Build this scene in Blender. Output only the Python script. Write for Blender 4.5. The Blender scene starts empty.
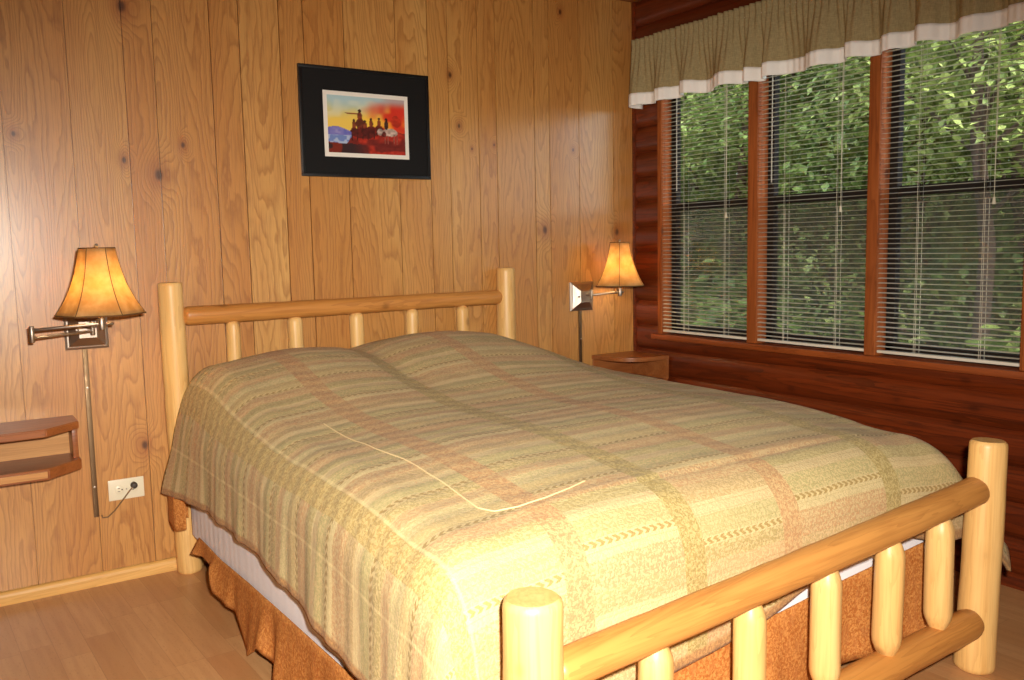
import bpy, bmesh, math, random
from mathutils import Vector, Matrix
random.seed(7)
S = bpy.context.scene
COL = S.collection
PI = math.pi

# ------------------------------------------------------------------ node helpers
def lin(c):
    c = c / 255.0
    return c / 12.92 if c <= 0.04045 else ((c + 0.055) / 1.055) ** 2.4
def rgb(r, g, b):
    return (lin(r), lin(g), lin(b), 1.0)

class NT:
    def __init__(self, name):
        self.m = bpy.data.materials.new(name)
        self.m.use_nodes = True
        self.t = self.m.node_tree
        self.t.nodes.clear()
        self.out = self.t.nodes.new('ShaderNodeOutputMaterial')
    def put(self, sock, v):
        if isinstance(v, bpy.types.NodeSocket):
            self.t.links.new(v, sock)
        elif v is not None:
            sock.default_value = v
    def node(self, typ, **kw):
        n = self.t.nodes.new(typ)
        for k, v in kw.items():
            setattr(n, k, v)
        return n
    def M(self, op, a, b=None, c=None, clamp=False):
        n = self.node('ShaderNodeMath', operation=op, use_clamp=clamp)
        for i, v in enumerate((a, b, c)):
            if v is not None:
                self.put(n.inputs[i], v)
        return n.outputs[0]
    def VM(self, op, a, b=None):
        n = self.node('ShaderNodeVectorMath', operation=op)
        self.put(n.inputs[0], a)
        if b is not None:
            self.put(n.inputs[1], b)
        return n.outputs['Value'] if op in ('LENGTH', 'DISTANCE', 'DOT_PRODUCT') else n.outputs[0]
    def mix(self, f, a, b, blend='MIX'):
        n = self.node('ShaderNodeMix', data_type='RGBA', blend_type=blend)
        self.put(n.inputs[0], f); self.put(n.inputs[6], a); self.put(n.inputs[7], b)
        return n.outputs[2]
    def ramp(self, f, stops, interp='LINEAR'):
        n = self.node('ShaderNodeValToRGB')
        r = n.color_ramp
        r.interpolation = interp
        while len(r.elements) > 1:
            r.elements.remove(r.elements[-1])
        r.elements[0].position = stops[0][0]; r.elements[0].color = stops[0][1]
        for p, c in stops[1:]:
            e = r.elements.new(p); e.color = c
        self.put(n.inputs[0], f)
        return n.outputs[0]
    def maprange(self, v, a, b, c=0.0, d=1.0, smooth=False):
        n = self.node('ShaderNodeMapRange')
        n.clamp = True
        if smooth:
            n.interpolation_type = 'SMOOTHSTEP'
        for i, x in enumerate((v, a, b, c, d)):
            self.put(n.inputs[i], x)
        return n.outputs[0]
    def noise(self, vec, scale=5, detail=2, rough=0.5, dist=0.0, col=False):
        n = self.node('ShaderNodeTexNoise')
        self.put(n.inputs['Vector'], vec); self.put(n.inputs['Scale'], scale)
        n.inputs['Detail'].default_value = detail
        n.inputs['Roughness'].default_value = rough
        n.inputs['Distortion'].default_value = dist
        return n.outputs['Color' if col else 'Fac']
    def voro(self, vec, scale, feature='F1', out='Distance', rnd=1.0):
        n = self.node('ShaderNodeTexVoronoi', feature=feature)
        self.put(n.inputs['Vector'], vec); n.inputs['Scale'].default_value = scale
        n.inputs['Randomness'].default_value = rnd
        return n.outputs[out]
    def comb(self, x=0.0, y=0.0, z=0.0):
        n = self.node('ShaderNodeCombineXYZ')
        for i, v in enumerate((x, y, z)):
            self.put(n.inputs[i], v)
        return n.outputs[0]
    def sep(self, v):
        n = self.node('ShaderNodeSeparateXYZ'); self.put(n.inputs[0], v)
        return n.outputs[0], n.outputs[1], n.outputs[2]
    def obj(self):
        return self.node('ShaderNodeTexCoord').outputs['Object']
    def uv(self):
        return self.node('ShaderNodeTexCoord').outputs['UV']
    def rand(self):
        return self.node('ShaderNodeObjectInfo').outputs['Random']
    def attr(self, name, out='Fac'):
        return self.node('ShaderNodeAttribute', attribute_name=name).outputs[out]
    def bump(self, h, strength=0.3, dist=0.01):
        n = self.node('ShaderNodeBump')
        n.inputs['Strength'].default_value = strength
        n.inputs['Distance'].default_value = dist
        self.put(n.inputs['Height'], h)
        return n.outputs[0]
    def bsdf(self, col, rough=0.5, normal=None, metal=0.0, spec=0.5, coat=0.0, coatr=0.2, sheen=0.0):
        n = self.node('ShaderNodeBsdfPrincipled')
        self.put(n.inputs['Base Color'], col); self.put(n.inputs['Roughness'], rough)
        self.put(n.inputs['Metallic'], metal); self.put(n.inputs['Specular IOR Level'], spec)
        n.inputs['Coat Weight'].default_value = coat
        n.inputs['Coat Roughness'].default_value = coatr
        n.inputs['Sheen Weight'].default_value = sheen
        if normal is not None:
            self.put(n.inputs['Normal'], normal)
        return n.outputs[0]
    def done(self, sh):
        self.t.links.new(sh, self.out.inputs['Surface'])
        return self.m

def plain(name, col, rough=0.5, metal=0.0, spec=0.5, noise=0.06):
    n = NT(name)
    f = n.noise(n.obj(), 40, 2)
    c = n.mix(n.M('MULTIPLY', f, noise * 4), col, tuple(x * 0.75 for x in col[:3]) + (1,))
    return n.done(n.bsdf(c, rough, metal=metal, spec=spec))

# ------------------------------------------------------------------ materials
def mat_panel():
    """oak veneer boards with cathedral figure, knots and gloss varnish"""
    n = NT('oak_panelling')
    x, y, z = n.sep(n.obj())
    pl = n.attr('plank')                       # one random number per board
    knots = [(-2.503, 2.175, 1.0), (-2.406, 1.56, 1.0), (-2.527, 1.612, .55), (-2.31, 1.677, .5), (-2.886, 1.69, .45),
             (-1.108, 2.049, .6), (-1.067, 1.822, .5), (-0.472, 2.409, .6), (-0.585, 1.339, .9), (-0.116, 1.326, .8),
             (-2.519, 0.519, .8), (-1.0, 1.72, .3), (-0.876, 1.744, .3), (-0.402, 1.741, .4)]
    kd = None
    for kx, kz, w in knots:
        v = n.comb(n.M('MULTIPLY', n.M('SUBTRACT', x, kx), 1.5), 0.0, n.M('SUBTRACT', z, kz))
        d = n.M('DIVIDE', n.VM('LENGTH', v), w)
        kd = d if kd is None else n.M('MINIMUM', kd, d)
    swirl = n.maprange(kd, 0.0, 0.16, 1.0, 0.0, True)
    core = n.maprange(kd, 0.008, 0.032, 1.0, 0.0, True)
    halo = n.maprange(kd, 0.02, 0.10, 1.0, 0.0, True)
    # long contour lines of a stretched noise = cathedral grain
    base = n.comb(n.M('MULTIPLY', x, 5.5), n.M('MULTIPLY', pl, 57.0), n.M('MULTIPLY', z, 0.62))
    h = n.noise(base, 1.0, 1.5, 0.45)
    wob = n.noise(n.comb(n.M('MULTIPLY', x, 30), pl, n.M('MULTIPLY', z, 12)), 1.0, 2)
    h2 = n.M('ADD', n.M('ADD', h, n.M('MULTIPLY', swirl, 0.16)), n.M('MULTIPLY', wob, 0.035))
    ring = n.M('FRACT', n.M('MULTIPLY', h2, 32.0))
    line = n.ramp(ring, [(0, (0, 0, 0, 1)), (0.55, (.25, .25, .25, 1)), (0.86, (1, 1, 1, 1)), (1, (0, 0, 0, 1))])
    pore = n.noise(n.comb(n.M('MULTIPLY', x, 260), pl, n.M('MULTIPLY', z, 7)), 1.0, 2, 0.6)
    pmask = n.maprange(pore, 0.5, 0.68)
    broad = n.noise(n.comb(n.M('MULTIPLY', x, 3), n.M('MULTIPLY', pl, 31), n.M('MULTIPLY', z, 0.5)), 1.0, 2)
    c = n.mix(pl, rgb(197, 140, 72), rgb(213, 162, 92))
    c = n.mix(n.maprange(broad, .35, .7), c, rgb(190, 126, 60))
    c = n.mix(n.M('MULTIPLY', line, 0.55), c, rgb(146, 88, 34))
    c = n.mix(n.M('MULTIPLY', pmask, 0.38), c, rgb(132, 72, 30))
    c = n.mix(n.M('MULTIPLY', halo, 0.45), c, rgb(140, 66, 24))
    c = n.mix(n.M('MULTIPLY', core, 0.85), c, rgb(62, 26, 10))
    hh = n.M('ADD', n.M('MULTIPLY', line, -0.6), n.M('MULTIPLY', pmask, -0.5))
    nb = n.bump(hh, 0.22, 0.0015)
    return n.done(n.bsdf(c, 0.42, nb, spec=0.4, coat=1.0, coatr=.30))

def mat_grain(name, c1, c2, c3, axis='Z', rough=0.4, scale=1.0, knot=0.0, spec=0.45, contrast=0.6, bumpy=0.2):
    """streaky wood whose grain runs along one object axis"""
    n = NT(name)
    x, y, z = n.sep(n.obj())
    r = n.M('MULTIPLY', n.rand(), 37.0)
    if axis == 'X': x, z = z, x
    if axis == 'Y': y, z = z, y
    p = n.comb(n.M('ADD', n.M('MULTIPLY', x, 14 * scale), r), n.M('MULTIPLY', y, 14 * scale), n.M('MULTIPLY', z, 1.1 * scale))
    g = n.noise(p, 1.0, 4, 0.55, 0.6)
    rings = n.M('FRACT', n.M('MULTIPLY', g, 9.0))
    p2 = n.comb(n.M('ADD', n.M('MULTIPLY', x, 150 * scale), r), n.M('MULTIPLY', y, 150 * scale), n.M('MULTIPLY', z, 5 * scale))
    f = n.noise(p2, 1.0, 3, 0.6)
    c = n.mix(n.maprange(g, .3, .7), c1, c2)
    c = n.mix(n.M('MULTIPLY', n.M('POWER', rings, 3.0), contrast * .6), c, c3)
    c = n.mix(n.M('MULTIPLY', n.maprange(f, .48, .72), contrast * .6), c, c3)
    if knot > 0:
        pk = n.comb(n.M('ADD', n.M('MULTIPLY', x, 9), r), n.M('MULTIPLY', y, 9), n.M('MULTIPLY', z, 5.5))
        d = n.voro(pk, 1.0)
        k = n.maprange(d, 0.05, 0.16, 1.0, 0.0, True)
        halo = n.maprange(d, 0.05, 0.34, 1.0, 0.0, True)
        c = n.mix(n.M('MULTIPLY', halo, 0.35 * knot), c, c3)
        c = n.mix(n.M('MULTIPLY', k, 0.8 * knot), c, tuple(v * 0.35 for v in c3[:3]) + (1,))
    nb = n.bump(n.M('ADD', g, n.M('MULTIPLY', f, .3)), bumpy, 0.004)
    return n.done(n.bsdf(c, rough, nb, spec=spec))

def mat_floor():
    """three-strip beech laminate"""
    n = NT('beech_laminate')
    o = n.obj()
    rot = n.node('ShaderNodeVectorRotate', rotation_type='Z_AXIS')
    n.put(rot.inputs['Vector'], o); rot.inputs['Angle'].default_value = math.radians(-2.5)
    x, y, z = n.sep(rot.outputs[0])
    sw, L = 0.092, 0.56
    ix = n.M('FLOOR', n.M('DIVIDE', x, sw))
    wn = n.node('ShaderNodeTexWhiteNoise', noise_dimensions='1D'); n.put(wn.inputs['W'], ix)
    yy = n.M('ADD', n.M('DIVIDE', y, L), n.M('MULTIPLY', wn.outputs['Value'], 7.0))
    iy = n.M('FLOOR', yy)
    wn2 = n.node('ShaderNodeTexWhiteNoise', noise_dimensions='2D'); n.put(wn2.inputs['Vector'], n.comb(ix, iy, 0.0))
    r = wn2.outputs['Value']
    g = n.noise(n.comb(n.M('MULTIPLY', x, 45), n.M('MULTIPLY', y, 3), n.M('MULTIPLY', r, 90)), 1.0, 3)
    fl = n.noise(n.comb(n.M('MULTIPLY', x, 240), n.M('MULTIPLY', y, 60), r), 1.0, 1)
    c = n.ramp(r, [(0, rgb(184, 132, 84)), (.35, rgb(192, 142, 94)), (.7, rgb(202, 153, 103)), (1, rgb(180, 126, 79))])
    c = n.mix(n.M('MULTIPLY', n.maprange(g, .4, .7), .4), c, rgb(166, 112, 68))
    c = n.mix(n.M('MULTIPLY', n.maprange(fl, .6, .75), .25), c, rgb(140, 84, 44))
    fx = n.M('FRACT', n.M('DIVIDE', x, sw)); fy = n.M('FRACT', yy)
    seam = n.M('MAXIMUM', n.M('LESS_THAN', fx, 0.02), n.M('LESS_THAN', fy, 0.004))
    c = n.mix(n.M('MULTIPLY', seam, .3), c, rgb(120, 72, 38))
    return n.done(n.bsdf(c, 0.33, spec=0.4))

def mat_coverlet():
    """woven patchwork: lengthwise bands, crosswise motif strips between them (UV = cloth metres)"""
    n = NT('patchwork_coverlet')
    a, b, _ = n.sep(n.uv())
    wob = n.M('MULTIPLY', n.M('SUBTRACT', n.noise(n.comb(a, b, 0.0), 3.0, 1), 0.5), 0.02)
    aw = n.M('ADD', a, wob)
    bands = [(-2.412, .034, 'gold'), (-2.09, .034, 'pink'), (-1.76, .034, 'olive'), (-1.42, .034, 'pink'), (-1.0, .034, 'olive'), (-.62, .042, 'gold')]
    # column number
    colid = None
    for ba, w, k in bands:
        s = n.M('GREATER_THAN', a, ba)
        colid = s if colid is None else n.M('ADD', colid, s)
    wn = n.node('ShaderNodeTexWhiteNoise', noise_dimensions='1D'); n.put(wn.inputs['W'], n.M('ADD', colid, 3.3))
    bb = n.M('ADD', n.M('ADD', b, n.M('MULTIPLY', wn.outputs['Value'], 1.1)), n.M('MULTIPLY', wob, .6))
    t = n.M('FRACT', n.M('DIVIDE', bb, 0.66))
    tan, pink, sage, cream, rose = rgb(206, 187, 140), rgb(209, 184, 142), rgb(197, 184, 138), rgb(214, 197, 154), rgb(208, 181, 140)
    bro, oliv, gre, ros, sal = rgb(164, 140, 90), rgb(158, 143, 90), rgb(164, 160, 110), rgb(190, 142, 104), rgb(196, 154, 114)
    #        start, ground, motif, motif strength
    strips = [(0, pink, ros, .85), (.10, cream, oliv, .25), (.135, cream, bro, .2), (.165, tan, gre, .8), (.25, cream, sal, .35), (.30, sage, oliv, .7), (.37, rose, ros, .8),
              (.46, cream, bro, .2), (.49, tan, bro, .45), (.56, cream, gre, .55), (.64, pink, sal, .75), (.70, tan, oliv, .8), (.765, cream, bro, .2), (.795, sage, gre, .7),
              (.87, cream, sal, .3), (.92, rose, bro, .6)]
    base = n.ramp(t, [(a_, g) for a_, g, m, k in strips], 'CONSTANT')
    mcol = n.ramp(t, [(a_, m) for a_, g, m, k in strips], 'CONSTANT')
    mot = n.ramp(t, [(a_, (k, k, k, 1)) for a_, g, m, k in strips], 'CONSTANT')
    k0, k1 = (0, 0, 0, 1), (1, 1, 1, 1)
    uvv = n.comb(a, b, 0.0)
    nz = n.noise(uvv, 135.0, 1.5, .5, .8)
    flower = n.maprange(nz, .44, .56)
    isol = n.ramp(t, [(0, k0), (.138, k1), (.162, k0), (.463, k1), (.487, k0), (.768, k1), (.792, k0)], 'CONSTANT')
    chev = n.M('GREATER_THAN', n.M('FRACT', n.M('MULTIPLY', n.M('ADD', a, n.M('MULTIPLY', n.M('ABSOLUTE', n.M('SUBTRACT', n.M('FRACT', n.M('DIVIDE', n.M('SUBTRACT', t, .138), .024)), .5)), .022)), 46.0)), .45)
    c = n.mix(n.M('MULTIPLY', mot, flower), base, mcol)
    c = n.mix(isol, c, n.mix(chev, rgb(214, 194, 146), rgb(156, 130, 76)))
    edge_ = n.M('FRACT', n.M('MULTIPLY', t, 32.0))
    c = n.mix(n.M('MULTIPLY', n.M('LESS_THAN', edge_, .10), .35), c, rgb(158, 132, 80))
    # lengthwise bands
    cols = {'gold': (rgb(206, 184, 128), rgb(174, 147, 90)), 'pink': (rgb(206, 172, 128), rgb(184, 136, 98)), 'olive': (rgb(192, 174, 120), rgb(154, 136, 80))}
    curl = n.maprange(n.noise(uvv, 120.0, 1, .5, 1.0), .44, .56)
    for ba, w, k in bands:
        m = n.M('LESS_THAN', n.M('ABSOLUTE', n.M('SUBTRACT', aw, ba)), w)
        c = n.mix(m, c, n.mix(curl, cols[k][0], cols[k][1]))
    # cord seams beside the bands and halfway down the side drops
    seam = None
    for sa in (-2.372, -2.545, -.57, -.46):
        s = n.maprange(n.M('ABSOLUTE', n.M('SUBTRACT', a, sa)), .002, .006, 1, 0)
        seam = s if seam is None else n.M('MAXIMUM', seam, s)
    c = n.mix(n.M('MULTIPLY', seam, .5), c, rgb(240, 224, 172))
    hem = n.attr('hem')
    c = n.mix(hem, c, n.mix(curl, rgb(188, 136, 86), rgb(152, 100, 60)))
    c = n.mix(0.24, c, rgb(206, 183, 134))
    c = n.mix(1.0, c, (.98, .94, .84, 1), 'MULTIPLY')
    weave = n.noise(uvv, 420.0, 1)
    c = n.mix(n.M('MULTIPLY', n.maprange(weave, .4, .7), .2), c, rgb(120, 96, 52))
    puff = n.M('MULTIPLY', n.M('SINE', n.M('MULTIPLY', bb, 2 * PI / .065)), .35)
    hgt = n.M('ADD', n.M('ADD', puff, n.M('MULTIPLY', flower, .3)), n.M('ADD', n.M('MULTIPLY', n.noise(uvv, 16.0, 2), .9), n.M('MULTIPLY', weave, .25)))
    nb = n.bump(hgt, .45, .006)
    return n.done(n.bsdf(c, 0.72, nb, spec=0.22, sheen=0.07))

def mat_skirt():
    n = NT('rust_skirt_cloth')
    o = n.obj()
    v = n.noise(o, 130, 2, .6, .8)
    v2 = n.noise(n.VM('MULTIPLY', o, (60, 60, 25)), 1.0, 2)
    c = n.mix(n.maprange(v, .40, .62), rgb(170, 100, 46), rgb(208, 142, 76))
    c = n.mix(n.M('MULTIPLY', n.maprange(v2, .5, .65), .5), c, rgb(176, 110, 60))
    return n.done(n.bsdf(c, .7, n.bump(v, .3, .003), spec=.15))

def mat_cloth(name, c1, c2, rough=.85, sc=300):
    n = NT(name)
    o = n.obj()
    v = n.noise(n.VM('MULTIPLY', o, (sc, sc, sc * .3)), 1.0, 2)
    v2 = n.noise(n.VM('MULTIPLY', o, (sc * .3, sc * .3, sc)), 1.0, 2)
    c = n.mix(n.M('MULTIPLY', n.M('ADD', v, v2), .5), c1, c2)
    return n.done(n.bsdf(c, rough, n.bump(v, .15, .002), spec=.2))

def mat_valance():
    n = NT('olive_valance_cloth')
    o = n.obj()
    v = n.noise(n.VM('MULTIPLY', o, (300, 300, 60)), 1.0, 2)
    v2 = n.noise(n.VM('MULTIPLY', o, (40, 40, 400)), 1.0, 2)
    c = n.mix(n.maprange(n.M('MULTIPLY', n.M('ADD', v, v2), .5), .35, .65), rgb(158, 140, 100), rgb(188, 168, 124))
    d = n.node('ShaderNodeBsdfDiffuse'); n.put(d.inputs['Color'], c)
    t = n.node('ShaderNodeBsdfTranslucent'); n.put(t.inputs['Color'], c)
    m = n.node('ShaderNodeMixShader'); m.inputs[0].default_value = .22
    n.t.links.new(d.outputs[0], m.inputs[1]); n.t.links.new(t.outputs[0], m.inputs[2])
    return n.done(m.outputs[0])

def mat_shade():
    """mottled parchment-leather lampshade, lets the bulb glow through"""
    n = NT('parchment_shade')
    o = n.obj()
    v = n.noise(o, 22, 3, .6)
    c = n.mix(n.maprange(v, .35, .65), rgb(232, 200, 142), rgb(214, 172, 108))
    d = n.node('ShaderNodeBsdfDiffuse'); n.put(d.inputs['Color'], c)
    t = n.node('ShaderNodeBsdfTranslucent'); n.put(t.inputs['Color'], c)
    m = n.node('ShaderNodeMixShader'); m.inputs[0].default_value = .6
    n.t.links.new(d.outputs[0], m.inputs[1]); n.t.links.new(t.outputs[0], m.inputs[2])
    return n.done(m.outputs[0])

def mat_metal(name, col, rough):
    n = NT(name)
    f = n.noise(n.VM('MULTIPLY', n.obj(), (300, 300, 40)), 1.0, 2)
    return n.done(n.bsdf(col, n.maprange(f, .3, .7, rough * .8, rough * 1.2), metal=1.0))

def mat_glass():
    n = NT('window_glass')
    t = n.node('ShaderNodeBsdfTransparent'); t.inputs[0].default_value = (.93, .95, .93, 1)
    g = n.node('ShaderNodeBsdfGlossy'); g.inputs['Roughness'].default_value = .02
    f = n.node('ShaderNodeFresnel'); f.inputs[0].default_value = 1.45
    m = n.node('ShaderNodeMixShader')
    front = n.M('SUBTRACT', 1.0, n.node('ShaderNodeNewGeometry').outputs['Backfacing'])
    n.t.links.new(n.M('MULTIPLY', f.outputs[0], front), m.inputs[0]); n.t.links.new(t.outputs[0], m.inputs[1]); n.t.links.new(g.outputs[0], m.inputs[2])
    return n.done(m.outputs[0])

def mat_screen():
    n = NT('insect_screen_mesh')
    t = n.node('ShaderNodeBsdfTransparent'); t.inputs[0].default_value = (1, 1, 1, 1)
    d = n.node('ShaderNodeBsdfDiffuse')
    n.put(d.inputs['Color'], n.mix(n.noise(n.obj(), 8, 2), (.10, .10, .09, 1), (.14, .14, .12, 1)))
    m = n.node('ShaderNodeMixShader'); m.inputs[0].default_value = .34
    n.t.links.new(t.outputs[0], m.inputs[1]); n.t.links.new(d.outputs[0], m.inputs[2])
    return n.done(m.outputs[0])

def mat_leaf(name, c1, c2):
    n = NT(name)
    r = n.attr('tint')
    c = n.mix(r, c1, c2)
    d = n.bsdf(c, .5, spec=.4)
    t = n.node('ShaderNodeBsdfTranslucent'); n.put(t.inputs['Color'], c)
    m = n.node('ShaderNodeMixShader'); m.inputs[0].default_value = .35
    n.t.links.new(d, m.inputs[1]); n.t.links.new(t.outputs[0], m.inputs[2])
    return n.done(m.outputs[0])

def mat_print():
    n = NT('printed_paper')
    return n.done(n.bsdf(n.attr('paint', 'Color'), .45, spec=.3))

MAT = dict(
    panel=mat_panel(), floor=mat_floor(), coverlet=mat_coverlet(), skirt=mat_skirt(),
    log=mat_grain('stained_log_wall', rgb(92, 34, 10), rgb(124, 50, 16), rgb(46, 16, 5), 'Y', .38, .7, .4, contrast=.9, bumpy=.35),
    trim=mat_grain('stained_pine_trim', rgb(150, 78, 34), rgb(172, 96, 46), rgb(98, 42, 16), 'Z', .6, .8, .9, contrast=.9, spec=.2),
    sill=mat_grain('stained_pine_sill', rgb(140, 66, 26), rgb(158, 80, 34), rgb(92, 38, 14), 'Y', .4, .8, .4),
    quarter=mat_grain('light_pine_moulding', rgb(222, 170, 92), rgb(234, 186, 110), rgb(186, 128, 58), 'X', .45, 1, .3),
    pine=mat_grain('peeled_pine_log', rgb(236, 194, 126), rgb(228, 176, 102), rgb(192, 130, 66), 'Z', .42, .8, .6, contrast=.5, bumpy=.15),
    honey=mat_grain('honey_pine_log', rgb(208, 146, 76), rgb(194, 128, 60), rgb(150, 88, 38), 'Z', .42, .8, .6, contrast=.6, bumpy=.15),
    cherry=mat_grain('reddish_shelf_wood', rgb(168, 102, 54), rgb(148, 82, 38), rgb(98, 48, 20), 'X', .35, 1, .0),
    lit_wood=mat_grain('flash_lit_shelf_wood', rgb(214, 160, 98), rgb(198, 140, 78), rgb(160, 104, 52), 'X', .4, 1, .0),  # lighter copy of the shelf wood, flash light put into its colour
    ceil=mat_grain('ceiling_boards', rgb(150, 92, 46), rgb(164, 104, 54), rgb(110, 60, 26), 'Y', .5, .6, .3),
    white=mat_cloth('white_sheet_cloth', rgb(236, 232, 236), rgb(248, 246, 248)),
    hemw=mat_cloth('cream_hem_cloth', rgb(242, 236, 228), rgb(250, 246, 240)),
    valance=mat_valance(), shade=mat_shade(),
    shade_trim=plain('shade_binding', rgb(112, 74, 34), .6),
    nickel=mat_metal('brushed_nickel', rgb(178, 164, 150), .44),
    bronze=mat_metal('dull_bronze_channel', rgb(128, 104, 78), .5),
    frame=plain('dark_bronze_sash', rgb(36, 29, 24), .8, spec=.12),
    glass=mat_glass(), screen=mat_screen(),
    slat=plain('cream_blind_slat', rgb(222, 214, 196), .45, noise=.03),
    cordm=plain('cream_cord', rgb(220, 212, 190), .7, noise=.03),
    tancord=plain('tan_quilting_cord', rgb(222, 198, 148), .8, noise=.05),
    wand=plain('clear_wand_plastic', rgb(206, 202, 190), .25, noise=.03),
    ivory=plain('ivory_plastic', rgb(232, 222, 194), .35, noise=.02),
    slot=plain('dark_slot', rgb(60, 52, 44), .5),
    wire=plain('brown_lamp_cord', rgb(126, 96, 62), .5),
    black=plain('black_mat_board', rgb(22, 20, 20), .7, spec=.2, noise=.05),
    frameblk=plain('black_picture_frame', rgb(16, 14, 14), .4, noise=.05),
    paper=plain('white_print_border', rgb(232, 224, 212), .6, noise=.02),
    print=mat_print(),
    plaster=plain('off_white_paint', rgb(206, 186, 156), .7),
    bark=mat_grain('tree_bark', rgb(66, 48, 36), rgb(84, 62, 46), rgb(36, 26, 18), 'Z', .9, .4, 0, contrast=.9, bumpy=.6),
    leaf_a=mat_leaf('leaf_mid_green', rgb(102, 120, 54), rgb(142, 154, 82)),
    leaf_b=mat_leaf('leaf_deep_green', rgb(84, 106, 46), rgb(122, 140, 72)),
    leaf_c=mat_leaf('leaf_yellow_green', rgb(108, 124, 56), rgb(160, 168, 98)),
    earth=mat_grain('leafy_ground', rgb(58, 66, 30), rgb(74, 70, 40), rgb(40, 34, 20), 'Z', .95, .3, 0, bumpy=.6),
)

# ------------------------------------------------------------------ object helpers
def tag(o, label=None, cat=None, group=None, kind=None):
    if label: o['label'] = label
    if cat: o['category'] = cat
    if group: o['group'] = group
    if kind: o['kind'] = kind
    return o
def empty(name, loc, rz=0.0, **k):
    o = bpy.data.objects.new(name, None); COL.objects.link(o)
    o.location = loc; o.rotation_euler = (0, 0, rz); o.empty_display_size = .1
    return tag(o, **k)
def mk(name, bm, mat, parent=None, loc=None, rot=None, smooth=True, mats=None):
    """links a bmesh as ONE object; geometry is given in world space and shifted under the parent"""
    me = bpy.data.meshes.new(name)
    if parent is not None and loc is None:
        off = Vector((0, 0, 0)); q = parent
        while q is not None:
            off += Vector(q.location); q = q.parent
        bmesh.ops.translate(bm, vec=-off, verts=bm.verts)
    bm.to_mesh(me); bm.free()
    for m in (mats or [mat]):
        me.materials.append(MAT[m])
    if smooth:
        for p in me.polygons: p.use_smooth = True
        try: me.set_sharp_from_angle(angle=math.radians(38))
        except Exception: pass
    o = bpy.data.objects.new(name, me); COL.objects.link(o)
    if parent is not None: o.parent = parent
    if loc is not None: o.location = loc
    if rot is not None:
        o.rotation_mode = 'QUATERNION'; o.rotation_quaternion = rot
    return o
def B():
    return bmesh.new()
def box(bm, x0, x1, y0, y1, z0, z1, bev=0.0):
    vs = [bm.verts.new((x, y, z)) for x in (x0, x1) for y in (y0, y1) for z in (z0, z1)]
    fs = [(0, 1, 3, 2), (4, 6, 7, 5), (0, 4, 5, 1), (2, 3, 7, 6), (0, 2, 6, 4), (1, 5, 7, 3)]
    faces = [bm.faces.new([vs[i] for i in f]) for f in fs]
    bmesh.ops.recalc_face_normals(bm, faces=faces)
    if bev > 0:
        es = list({e for f in faces for e in f.edges})
        bmesh.ops.bevel(bm, geom=es, offset=bev, segments=2, affect='EDGES', profile=.6)
    return bm
def prism(bm, poly, z0, z1, bev=0.0):
    """upright prism over an xy polygon"""
    lo = [bm.verts.new((x, y, z0)) for x, y in poly]; hi = [bm.verts.new((x, y, z1)) for x, y in poly]
    k = len(poly)
    fs = [bm.faces.new(lo), bm.faces.new(hi)] + [bm.faces.new((lo[i], lo[(i + 1) % k], hi[(i + 1) % k], hi[i])) for i in range(k)]
    bmesh.ops.recalc_face_normals(bm, faces=fs)
    if bev > 0:
        es = list({e for f in fs for e in f.edges})
        bmesh.ops.bevel(bm, geom=es, offset=bev, segments=2, affect='EDGES')
    return bm
def lathe(bm, prof, M=None, seg=32, closed=False):
    """prof: (radius, height) list turned about local z; M places it"""
    M = M or Matrix()
    rows = []
    for r, h in prof:
        if r < 1e-6:
            rows.append([bm.verts.new(M @ Vector((0, 0, h)))])
        else:
            rows.append([bm.verts.new(M @ Vector((r * math.cos(2 * PI * i / seg), r * math.sin(2 * PI * i / seg), h))) for i in range(seg)])
    fs = []
    for a, b in zip(rows, rows[1:]):
        for i in range(seg):
            j = (i + 1) % seg
            if len(a) == 1 and len(b) == 1: continue
            if len(a) == 1: fs.append(bm.faces.new((a[0], b[i], b[j])))
            elif len(b) == 1: fs.append(bm.faces.new((a[i], a[j], b[0])))
            else: fs.append(bm.faces.new((a[i], a[j], b[j], b[i])))
    bmesh.ops.recalc_face_normals(bm, faces=fs)
    return bm
def along(p, q):
    p, q = Vector(p), Vector(q)
    return Matrix.Translation(p) @ (q - p).to_track_quat('Z', 'Y').to_matrix().to_4x4(), (q - p).length
def rod(bm, p, q, r, seg=16, cap=.0):
    M, L = along(p, q)
    c = min(cap or r * .25, L * .4)
    return lathe(bm, [(0, 0), (r - c * .6, 0), (r, c), (r, L - c), (r - c * .6, L), (0, L)], M, seg)
def tube(bm, pts, r, seg=8):
    """round tube through points"""
    pts = [Vector(p) for p in pts]
    rows = []
    for i, p in enumerate(pts):
        d = (pts[min(i + 1, len(pts) - 1)] - pts[max(i - 1, 0)]).normalized()
        q = d.to_track_quat('Z', 'Y')
        rows.append([bm.verts.new(p + q @ Vector((r * math.cos(2 * PI * k / seg), r * math.sin(2 * PI * k / seg), 0))) for k in range(seg)])
    fs = []
    for a, b in zip(rows, rows[1:]):
        for k in range(seg):
            fs.append(bm.faces.new((a[k], a[(k + 1) % seg], b[(k + 1) % seg], b[k])))
    fs.append(bm.faces.new(rows[0])); fs.append(bm.faces.new(rows[-1]))
    bmesh.ops.recalc_face_normals(bm, faces=fs)
    return bm
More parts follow.
